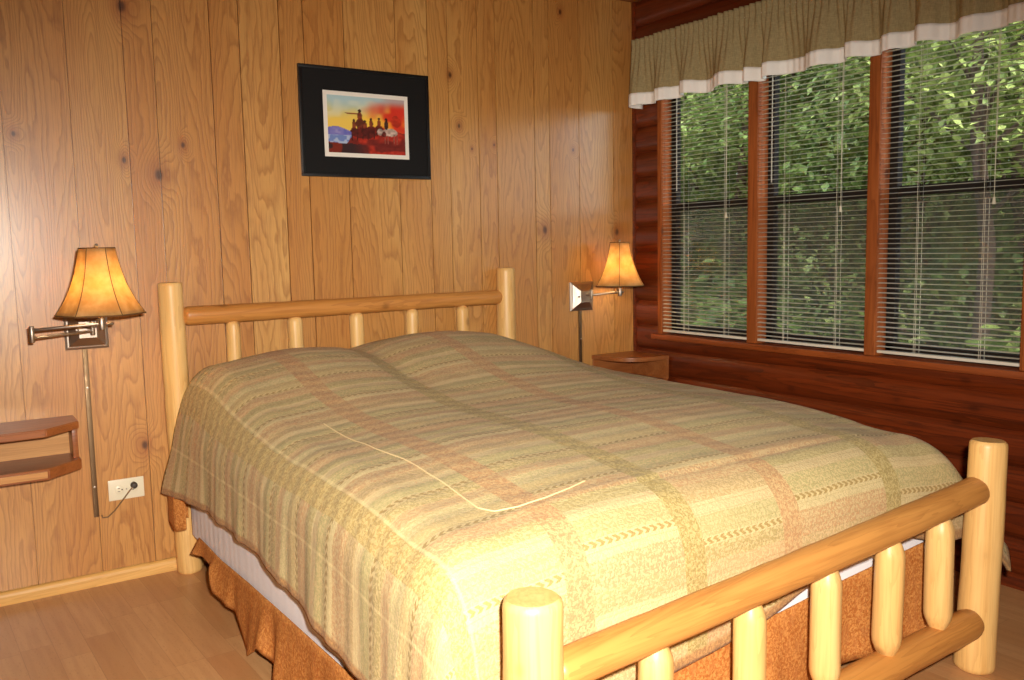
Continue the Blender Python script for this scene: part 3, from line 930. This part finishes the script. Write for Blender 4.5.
def lamp(label, px, pz, elbow, hold, z0, zt, rb, strip_bot, cord_pts=None, watt=22):
    """px, pz: plate centre; elbow: outer joint or None; hold: shade centre (x, y); z0: shade bottom, zt: shade top"""
    L = empty('wall_lamp', (px, 0, pz))
    tag(L, label, 'wall lamp', 'swing-arm wall lamps beside the bed')
    bm = B(); plate(bm, px, pz); pl = mk('back_plate', bm, 'nickel', L, smooth=False)
    bm = B(); lathe(bm, [(0, 0), (.006, 0), (.007, .004), (.004, .009), (0, .010)], Matrix.Translation((px - .035, -.028, pz)) @ Matrix.Rotation(PI / 2, 4, 'X'), 12)
    mk('switch_knob', bm, 'nickel', L)
    zc = z0 - .032
    joint = Vector((px + .012, -.075, pz + .008))
    bm = B(); rod(bm, (px, -.04, pz + .008), (px + .012, -.075, pz + .008), .007)
    rod(bm, joint - Vector((0, 0, .026)), joint + Vector((0, 0, .026)), .0085)
    mk('wall_joint', bm, 'nickel', L)
    hx, hy = hold
    H = Vector((hx, hy, zc))
    if elbow:
        E_ = Vector(elbow)
        bm = B(); rod(bm, joint - Vector((0, 0, .012)), E_ - Vector((0, 0, .014)), .0055); mk('lower_arm', bm, 'nickel', L)
        bm = B(); rod(bm, E_ + Vector((0, 0, .012)), H, .0055); mk('upper_arm', bm, 'nickel', L)
        bm = B(); rod(bm, E_ - Vector((0, 0, .030)), E_ + Vector((0, 0, .026)), .0085); mk('elbow_joint', bm, 'nickel', L)
    else:
        bm = B(); rod(bm, joint, H, .0055); mk('upper_arm', bm, 'nickel', L)
    bm = B()
    lathe(bm, [(0, -.022), (.009, -.022), (.011, -.016), (.011, .016), (.008, .022), (.017, .026), (.017, .070), (.013, .074), (0, .074)], Matrix.Translation(H), 20)
    rod(bm, H + Vector((.014, .008, -.004)), H + Vector((.040, .022, -.004)), .005)
    mk('socket', bm, 'nickel', L)
    bm = B(); lathe(bm, [(0, .072), (.012, .074), (.014, .082), (.026, .108), (.029, .125), (.025, .145), (.012, .157), (0, .159)], Matrix.Translation(H), 20)
    bulb = mk('light_bulb', bm, 'bulb', L)
    bm = B()
    rt = rb * .40
    rows, seg = shade(bm, (hx, hy, z0), rt, rb, zt - z0)
    seams = [[rows[k][s * 8].co.copy() for k in range(15)] for s in range(6)]
    top = [v.co.copy() for v in rows[0]]; bot = [v.co.copy() for v in rows[-1]]
    sh = mk('lamp_shade', bm, 'shade', L)
    sh['label'] = 'mottled amber bell shade'
    m = sh.modifiers.new('thickness', 'SOLIDIFY'); m.thickness = .0015; m.offset = 0
    bm = B()
    for s in seams: tube(bm, [p + (p - Vector((hx, hy, p.z))).normalized() * .0008 for p in s], .0013, 6)
    tube(bm, top + [top[0]], .0022, 6); tube(bm, bot + [bot[0]], .003, 6)
    mk('binding', bm, 'shade_trim', sh)
    bm = B()
    for k in range(3):
        a = k * 2 * PI / 3 + .5
        rod(bm, (hx, hy, zt - .008), (hx + rt * math.cos(a), hy + rt * math.sin(a), zt - .001), .0015, 8)
    for k in (0, 1):
        a = k * PI + .8
        tube(bm, [(hx + .018 * math.cos(a), hy + .018 * math.sin(a), z0 + .02), (hx + .038 * math.cos(a), hy + .038 * math.sin(a), z0 + .08),
                  (hx + .034 * math.cos(a), hy + .034 * math.sin(a), z0 + .15), (hx, hy, zt - .008)], .0015, 6)
    lathe(bm, [(0, zt - .010), (.007, zt - .008), (.007, zt - .002), (.004, zt + .002), (.007, zt + .007), (.005, zt + .013), (0, zt + .015)], Matrix.Translation((hx, hy, 0)), 14)
    mk('finial', bm, 'nickel', L)
    # cord channel on the wall below the plate
    bm = B(); box(bm, px - .019, px - .001, -.011, -.0008, strip_bot, pz - .074, .002)
    ch = mk('cord_channel', bm, 'bronze', L)
    ch['label'] = 'bronze cord channel down the wall'
    for z in ((pz - .22), (pz - .60)):
        if z > strip_bot + .02:
            bm = B(); lathe(bm, [(0, 0), (.0045, 0), (.004, .002), (0, .003)], Matrix.Translation((px - .010, -.0112, z)) @ Matrix.Rotation(PI / 2, 4, 'X'), 10)
            mk('screw', bm, 'nickel', ch)
    if cord_pts:
        bm = B(); tube(bm, cord_pts, .0028, 8); cd = mk('power_cord', bm, 'wire', L)
        e = Vector(cord_pts[-1])
        bm = B(); lathe(bm, [(0, 0), (.009, 0), (.012, .004), (.013, .018), (.009, .026), (0, .028)], Matrix.Translation((e.x, -.0085, e.z)) @ Matrix.Rotation(PI / 2, 4, 'X'), 14)
        mk('plug', bm, 'slot', cd)
    return L
nbulb = NT('frosted_bulb')
em = nbulb.node('ShaderNodeEmission'); em.inputs[0].default_value = (1, .80, .50, 1); em.inputs[1].default_value = 45
MAT['bulb'] = nbulb.done(em.outputs[0])
lamp('lit amber wall lamp over the left nightstand, above the outlet', -2.698, .985, (-2.897, -.25, .998), (-2.688, -.31), 1.056, 1.282, .136, .268,
     [(-2.690, -.006, .272), (-2.688, -.010, .262), (-2.670, -.014, .262), (-2.645, -.020, .285), (-2.615, -.030, .325), (-2.588, -.036, .36), (-2.572, -.030, .372)], watt=45)
lamp('lit amber wall lamp between the bed and the corner shelf', -.364, .997, None, (-.226, -.15), 1.050, 1.270, .130, .35, watt=75)

# wall outlet
out = empty('wall_outlet', (-2.597, 0, .358)); tag(out, 'ivory double wall outlet low on the panelling, lamp cord plugged in', 'outlet')
bm = B(); box(bm, -2.661, -2.533, -.006, -.0005, .319, .399, .0025); mk('cover_plate', bm, 'ivory', out)
for x in (-2.622, -2.572):
    bm = B()
    lathe(bm, [(0, 0), (.017, 0), (.017, .0015), (.016, .0022), (0, .0022)], Matrix.Translation((x, -.006, .3585)) @ Matrix.Rotation(PI / 2, 4, 'X') , 24)
    rc = mk('receptacle', bm, 'ivory', out)
    bm = B()
    box(bm, x - .007, x + .002, -.0088, -.0080, .3635, .3655); box(bm, x - .007, x + .002, -.0088, -.0080, .3515, .3535)
    lathe(bm, [(0, 0), (.0028, 0), (.0028, .0006), (0, .0006)], Matrix.Translation((x + .009, -.0082, .3585)) @ Matrix.Rotation(PI / 2, 4, 'X'), 10)
    mk('slot', bm, 'slot', rc)
bm = B(); lathe(bm, [(0, 0), (.003, 0), (.0028, .001), (0, .0014)], Matrix.Translation((-2.597, -.006, .3585)) @ Matrix.Rotation(PI / 2, 4, 'X'), 10)
mk('screw', bm, 'nickel', out)

# ------------------------------------------------------------------ floating nightstands
ns_ = empty('nightstand', (-3.0, 0, .5)); tag(ns_, 'open wall-hung wooden nightstand with clipped corners below the left lamp', 'nightstand')
def octo(x0, x1, d, cx, cy, y0=-.0008):
    return [(x0, y0), (x1, y0), (x1, -(d - cy)), (x1 - cx, -d), (x0 + cx, -d), (x0, -(d - cy))]
NX0, NX1 = -3.235, -2.762
bm = B(); prism(bm, octo(NX0, NX1, .245, .115, .10), .640, .668, .003); mk('top_board', bm, 'cherry', ns_)
bm = B(); prism(bm, octo(NX0, NX1, .245, .115, .10), .492, .530, .003); mk('bottom_board', bm, 'cherry', ns_)
bm = B(); box(bm, NX0 + .012, NX1 - .012, -.016, -.001, .530, .640, 0); mk('back_board', bm, 'lit_wood', ns_, smooth=False)  # lighter colour paints in the flash falling on the inner back
for x in (NX0 + .004, NX1 - .022):
    bm = B(); box(bm, x, x + .018, -.12, -.016, .530, .640, .001); mk('side_board', bm, 'cherry', ns_)
bm = B(); prism(bm, [(NX0 + .125, -.244), (NX0 + .125, -.252), (NX1 - .12, -.252), (NX1 - .12, -.244)], .500, .522, .001)
mk('lit_front_edge', bm, 'lit_wood', ns_)  # added pale strip painting the flash-lit front edge of the bottom board

cs = empty('corner_shelf', (-.15, -.15, .58)); tag(cs, 'small open wooden corner shelf between bed and log wall', 'corner shelf')
def qround(r, e=3.2, n=14, x1=-.014, y1=-.002):
    pts = [(x1, y1)]
    pts.append((x1 - r, y1))
    for k in range(1, n):
        t = k / n * PI / 2
        pts.append((x1 - r * math.cos(t) ** (2 / e), y1 - r * math.sin(t) ** (2 / e)))
    pts.append((x1, y1 - r))
    return pts
bm = B(); prism(bm, qround(.285), .664, .684, .002); mk('top_board', bm, 'cherry', cs)
bm = B(); prism(bm, qround(.275), .545, .563, .002); mk('bottom_board', bm, 'cherry', cs)
bm = B(); box(bm, -.292, -.030, -.016, -.002, .563, .664, .001); mk('back_board', bm, 'cherry', cs)
bm = B(); box(bm, -.030, -.014, -.285, -.002, .563, .664, .001); mk('side_board', bm, 'cherry', cs)

# ------------------------------------------------------------------ framed picture
pic = empty('framed_picture', (-1.56, 0, 1.58)); tag(pic, 'small western sunset print with riders in a wide black mat', 'picture')
X0, X1 = -1.838, -1.232
def zt(x): return 2.030 + (2.0305 - 2.030) * 0
Z0, Z1 = 1.5705, 2.0305
bm = B(); t_ = .014
for (a, b, c, d) in ((X0, X1, Z1 - t_, Z1), (X0, X1, Z0, Z0 + t_), (X0, X0 + t_, Z0 + t_, Z1 - t_), (X1 - t_, X1, Z0 + t_, Z1 - t_)):
    box(bm, a, b, -.020, -.001, c, d, .002)
mk('frame', bm, 'frameblk', pic)
bm = B(); box(bm, X0 + t_, X1 - t_, -.014, -.002, Z0 + t_, Z1 - t_); mk('mat_board', bm, 'black', pic, smooth=False)
PX0, PX1, PZ0, PZ1 = -1.735, -1.338, 1.656, 1.931
bm = B(); box(bm, PX0, PX1, -.0150, -.0142, PZ0, PZ1); mk('print_border', bm, 'paper', pic, smooth=False)
# generic painted scene: evening sky, blue far hills, red knoll with small dark riders and a pale horse
W_, H_ = 132, 88
def lerp(a, b, t): return tuple(x + (y - x) * t for x, y in zip(a, b))
def paint(u, v):
    n1 = vn2(u * 9, v * 9); n2 = vn2(u * 28, v * 28)
    c = lerp((235, 196, 88), (170, 196, 200), sm(.55, .95, v + .12 * (n1 - .5)))
    c = lerp(c, (238, 226, 190), .35 * sm(.5, .8, n1) * sm(.5, .7, v))
    red = sm(.42, .78, u + .22 * (n1 - .5) - .25 * abs(v - .62))
    c = lerp(c, lerp((240, 140, 40), (208, 52, 34), sm(.35, .75, n1 * .6 + v * .5)), red * (1 - .75 * sm(.80, .98, v)))
    glow = math.exp(-((u - .52) / .16) ** 2 - ((v - .55) / .2) ** 2)
    c = lerp(c, (248, 196, 60), .7 * glow)
    if v < .44 - .10 * u + .03 * math.sin(u * 14) and u < .52:
        c = lerp((96, 96, 176), (150, 140, 190), n2)
        if v < .31: c = lerp((170, 180, 205), (110, 130, 185), sm(.4, .6, n2))
    hill = .08 + .40 * sm(.16, .42, u) - .10 * sm(.72, 1.0, u) + .05 * (n1 - .5)
    if v < hill:
        c = lerp((150, 34, 24), (196, 62, 40), n2)
        c = lerp(c, (70, 26, 26), .6 * sm(.55, .75, n1))
    # dark low bank in the left foreground
    if v < .17 - .06 * u + .03 * n2 and u < .6: c = lerp(c, lerp((120, 40, 26), (54, 34, 34), sm(.4, .6, n1)), 1 - sm(.28, .58, u))
    def blob(cx, cz, rx, rz, col, k=.9):
        nonlocal c
        d = ((u - cx) / rx) ** 2 + ((v - cz) / rz) ** 2
        if d < 1 + .5 * (n2 - .5): c = lerp(c, lerp(col, tuple(x * .6 for x in col), n2), k)
    for cx, cz, k in ((.405, .66, .95), (.47, .50, .75), (.55, .54, .8), (.655, .56, .72), (.33, .50, .8)):
        blob(cx, cz - .14 * k, .062 * k, .10 * k, (110, 40, 30))
        blob(cx, cz, .034 * k, .085 * k, (140, 58, 40))
        blob(cx, cz + .10 * k, .022 * k, .034 * k, (56, 28, 26))
        blob(cx - .03, cz - .26 * k, .008, .09 * k, (60, 26, 24)); blob(cx + .035, cz - .26 * k, .008, .09 * k, (60, 26, 24))
    blob(.32, .70, .10, .012, (150, 62, 40)); blob(.45, .36, .17, .10, (96, 34, 30), .75)
    blob(.80, .40, .10, .075, (226, 206, 190)); blob(.665, .40, .04, .06, (220, 198, 184)); blob(.72, .36, .03, .05, (120, 40, 34))
    blob(.75, .53, .028, .08, (60, 34, 40)); blob(.75, .63, .017, .03, (52, 30, 30))
    for lx in (.73, .77, .85, .89): blob(lx, .27, .010, .09, (176, 96, 80))
    blob(.88, .60, .07, .10, (206, 60, 34), .6)
    return c
m_ = .022
vs, fs, cols = [], [], []
for j in range(H_ + 1):
    for i in range(W_ + 1):
        vs.append((PX0 + m_ * .8 + (PX1 - PX0 - 1.6 * m_) * i / W_, -.0154, PZ0 + m_ * .8 + (PZ1 - PZ0 - 1.6 * m_) * j / H_))
        cols.append(paint(i / W_, j / H_))
for j in range(H_):
    for i in range(W_):
        k = j * (W_ + 1) + i; fs.append((k, k + 1, k + W_ + 2, k + W_ + 1))
me = bpy.data.meshes.new('print'); me.from_pydata([(x + 1.56, y, z - 1.58) for x, y, z in vs], [], fs); me.update()
ca = me.color_attributes.new('paint', 'FLOAT_COLOR', 'POINT')
for i, c in enumerate(cols): ca.data[i].color = (lin(c[0]), lin(c[1]), lin(c[2]), 1)
me.materials.append(MAT['print'])
o = bpy.data.objects.new('print', me); COL.objects.link(o); o.parent = pic
o['label'] = 'red and gold sunset print'

# ------------------------------------------------------------------ outdoors
CAMP = Vector((-3.1673, -3.5968, 1.2566))
bm = B()
rows = []
for i in range(30):
    d = .35 + i * 1.35
    row = []
    for j in range(40):
        y = -14 + j * 1.5
        z = -1.1 + .02 * d + max(0, d - 6) * .14 + .5 * (vn2(d * .5, y * .5) - .5)
        row.append(bm.verts.new((d, y, z)))
    rows.append(row)
for a, b in zip(rows, rows[1:]):
    for j in range(39): bm.faces.new((a[j], a[j + 1], b[j + 1], b[j]))
bmesh.ops.recalc_face_normals(bm, faces=bm.faces)
tag(mk('ground', bm, 'earth'), 'leafy wooded slope outside the windows', 'ground', kind='structure')

def leaves(name, parent, mat, centres, count, size, rnd):
    vs, fs, tint = [], [], []
    for _ in range(count):
        c, R_ = rnd.choice(centres)
        while True:
            p = Vector((rnd.uniform(-1, 1), rnd.uniform(-1, 1), rnd.uniform(-1, 1)))
            if .12 < p.length < 1: break
        p = Vector((c[0] + p.x * R_[0], c[1] + p.y * R_[0], c[2] + p.z * R_[1]))
        L = size * rnd.uniform(.6, 1.35); w = L * .33
        d = Vector((rnd.uniform(-1, 1), rnd.uniform(-1, 1), rnd.uniform(-.9, .25))).normalized()
        s = d.cross(Vector((rnd.uniform(-.6, .6), rnd.uniform(-.6, .6), 1))).normalized()
        k = len(vs)
        up = s.cross(d) * (L * .10)
        vs += [tuple(p), tuple(p + d * L * .45 + s * w + up), tuple(p + d * L), tuple(p + d * L * .45 - s * w + up)]
        fs.append((k, k + 1, k + 2, k + 3)); t = rnd.random(); tint += [t] * 4
    off = Vector(parent.location) if parent is not None else Vector()
    me = bpy.data.meshes.new(name); me.from_pydata([tuple(Vector(v) - off) for v in vs], [], fs); me.update()
    at = me.attributes.new('tint', 'FLOAT', 'POINT')
    for i, t in enumerate(tint): at.data[i].value = t
    me.materials.append(MAT[mat])
    o = bpy.data.objects.new(name, me); COL.objects.link(o); o.parent = parent
    return o
def gz(x, y):
    d = x
    return -1.1 + .02 * d + max(0, d - 6) * .14 + .5 * (vn2(d * .5, y * .5) - .5)
def tree(x, y, h, r, mat, cnt, size, label, seed, low=.18, trunk=.10, branch=True):
    rnd = random.Random(seed)
    z = gz(x, y)
    t = empty('tree', (x, y, z)); tag(t, label, 'tree', 'leafy trees outside the windows')
    pts = [(x + .05 * math.sin(k * 1.3 + seed), y + .05 * math.cos(k * 1.7 + seed), z - .1 + h * .92 * k / 8) for k in range(9)]
    bm = B(); M = None
    rows = []
    for k, p in enumerate(pts):
        rr = trunk * (1 - .085 * k)
        rows.append([bm.verts.new((p[0] + rr * math.cos(a * PI / 5), p[1] + rr * math.sin(a * PI / 5), p[2])) for a in range(10)])
    for a, b in zip(rows, rows[1:]):
        for k in range(10): bm.faces.new((a[k], a[(k + 1) % 10], b[(k + 1) % 10], b[k]))
    cen = []
    bmb = bm
    for k in range(44):
        f = low + (1 - low) * rnd.random()
        a = rnd.uniform(0, 2 * PI)
        rad = r * (1 - .55 * abs(f - .45)) * rnd.uniform(.35, 1.0)
        c = (x + rad * math.cos(a), y + rad * math.sin(a), z + h * f)
        cen.append((c, (r * rnd.uniform(.28, .45), r * rnd.uniform(.2, .34))))
        if branch and k % 4 == 0:
            b0 = Vector((x, y, z + h * max(.1, f - .12)))
            mid = (b0 + Vector(c)) / 2 + Vector((rnd.uniform(-.1, .1), rnd.uniform(-.1, .1), .12))
            tube(bmb, [b0, mid, Vector(c)], trunk * .22, 6)
    mk('trunk', bm, 'bark', t)
    leaves('foliage', t, mat, cen, int(cnt * 4.2), size * .53, rnd)
    return t
def shrub(x, y, r, h, mat, cnt, size, label, seed):
    rnd = random.Random(seed); z = gz(x, y)
    t = empty('shrub', (x, y, z)); tag(t, label, 'shrub', 'shrubs under the trees outside')
    bm = B()
    cen = []
    for k in range(9):
        a = rnd.uniform(0, 2 * PI); rr = r * rnd.uniform(.1, .8)
        c = (x + rr * math.cos(a), y + rr * math.sin(a), z + h * rnd.uniform(.25, .85))
        cen.append((c, (r * .42, h * .30)))
        tube(bm, [(x, y, z - .05), ((x + c[0]) / 2, (y + c[1]) / 2, z + h * .3), c], .012, 6)
    mk('stems', bm, 'bark', t)
    leaves('foliage', t, mat, cen, cnt, size, rnd)
def ray(az, d):                                             # plan position at azimuth (deg from +x) and distance from the room
    a = math.radians(az); return CAMP.x + d * math.cos(a), CAMP.y + d * math.sin(a)
TL = 'dense leafy tree outside behind the mini blinds'
SL = 'leafy shrub below the trees outside the windows'
k = 0
for az, d, h, r, mt, cnt, sz in [
        (26.5, 9.0, 6.6, 1.9, 'leaf_c', 3800, .17), (31.5, 10.5, 8.5, 2.2, 'leaf_a', 6000, .17), (37, 11.5, 8.5, 2.3, 'leaf_a', 6000, .17),
        (42, 11, 8.0, 2.1, 'leaf_b', 5600, .17), (46.5, 12, 9, 2.3, 'leaf_c', 5600, .18), (21, 11, 6.6, 2.2, 'leaf_b', 5200, .18),
        (16, 10, 8, 2.1, 'leaf_a', 4200, .19), (52, 13, 9, 2.5, 'leaf_a', 4200, .2), (58, 13, 9, 2.5, 'leaf_b', 4000, .2),
        (28.5, 16, 8.5, 3.0, 'leaf_b', 6500, .24), (34.5, 17, 12, 3.2, 'leaf_b', 6500, .24), (40, 17, 12, 3.1, 'leaf_a', 6500, .24), (45, 18, 12, 3.2, 'leaf_b', 6500, .24),
        (50, 19, 12, 3.3, 'leaf_b', 5500, .26), (23, 17, 6.5, 3.0, 'leaf_a', 5500, .26), (17, 18, 12, 3.2, 'leaf_b', 5000, .28),
        (31, 25, 14, 4.2, 'leaf_b', 6000, .36), (37.5, 26, 15, 4.4, 'leaf_b', 6000, .36), (43.5, 26, 15, 4.4, 'leaf_a', 6000, .36), (25, 25, 7.0, 4.2, 'leaf_b', 5500, .36), (49.5, 27, 15, 4.4, 'leaf_b', 5500, .36)]:
    x, y = ray(az, d)
    tree(x, y, h, r, mt, cnt, sz, TL, 100 + k, low=.08, trunk=.08 if d < 14 else .12, branch=d < 14); k += 1
x, y = ray(28.6, 7.4)
tree(x, y, 6.5, 1.5, 'leaf_c', 2600, .15, 'nearest slim dark-trunked tree behind the right-hand blind', 300, low=.45, trunk=.075)
k = 0
for az, d, r, h, mt in [(24, 6.6, .9, 1.5, 'leaf_b'), (28, 7.2, 1.0, 1.5, 'leaf_a'), (32, 7.0, .9, 1.5, 'leaf_b'), (35.5, 8.2, 1.0, 1.6, 'leaf_a'), (39.5, 8.6, 1.1, 1.7, 'leaf_b'),
                         (43.5, 8.4, 1.0, 1.6, 'leaf_b'), (47, 9.2, 1.1, 1.7, 'leaf_a'), (19, 7.4, 1.0, 1.5, 'leaf_a'), (51, 9.8, 1.2, 1.8, 'leaf_b'), (30, 9.2, 1.2, 1.9, 'leaf_b'), (41, 10, 1.3, 2.0, 'leaf_b')]:
    x, y = ray(az, d)
    shrub(x, y, r, h, mt, 1500, .15, SL, 500 + k); k += 1

# ------------------------------------------------------------------ light
w = bpy.data.worlds.new('sky'); S.world = w; w.use_nodes = True
nt = w.node_tree; nt.nodes.clear()
wo = nt.nodes.new('ShaderNodeOutputWorld'); bg = nt.nodes.new('ShaderNodeBackground')
sky = nt.nodes.new('ShaderNodeTexSky'); sky.sky_type = 'NISHITA'
sky.sun_disc = False; sky.sun_elevation = math.radians(50); sky.sun_rotation = math.radians(200); sky.air_density = 1.0; sky.dust_density = 2.5; sky.ozone_density = 1.0
bg.inputs[1].default_value = 1.3
nt.links.new(sky.outputs[0], bg.inputs[0]); nt.links.new(bg.outputs[0], wo.inputs[0])
sun = bpy.data.lights.new('sun', 'SUN'); sun.energy = 4.0; sun.angle = math.radians(6); sun.color = (1, .95, .85)
so = bpy.data.objects.new('sun', sun); COL.objects.link(so)
so.rotation_euler = Vector((.30, .25, -.92)).to_track_quat('-Z', 'Y').to_euler()
# the flash on the camera
fl = bpy.data.lights.new('camera_flash', 'SPOT'); fl.shadow_soft_size = .03; fl.spot_size = math.radians(102); fl.spot_blend = 1.0
fl.energy = 560; fl.color = (1, .94, .84)
fo = bpy.data.objects.new('camera_flash', fl); COL.objects.link(fo)
R = Vector((0.833547819, -0.552085919, -0.019979256)); U = Vector((0.074673484, 0.076764135, 0.994248957)); F = Vector((0.547377159, 0.830245991, -0.105213308))
rot = Matrix((R, U, -F)).transposed()
fo.matrix_world = Matrix.Translation(CAMP + U * .11 + R * .09) @ rot.to_4x4() @ Matrix.Rotation(math.radians(3), 4, 'Y') @ Matrix.Rotation(math.radians(-14), 4, 'X')

# ------------------------------------------------------------------ camera
cam = bpy.data.cameras.new('camera'); cam.sensor_width = 36; cam.lens = 877.08 / 1024 * 36; cam.clip_start = .02
co = bpy.data.objects.new('camera', cam); COL.objects.link(co)
co.matrix_world = Matrix.Translation(CAMP) @ rot.to_4x4()
S.camera = co
S.view_settings.view_transform = 'Standard'; S.view_settings.look = 'None'
S.view_settings.exposure = 0.0; S.view_settings.gamma = 1.0; S.view_settings.use_curve_mapping = False
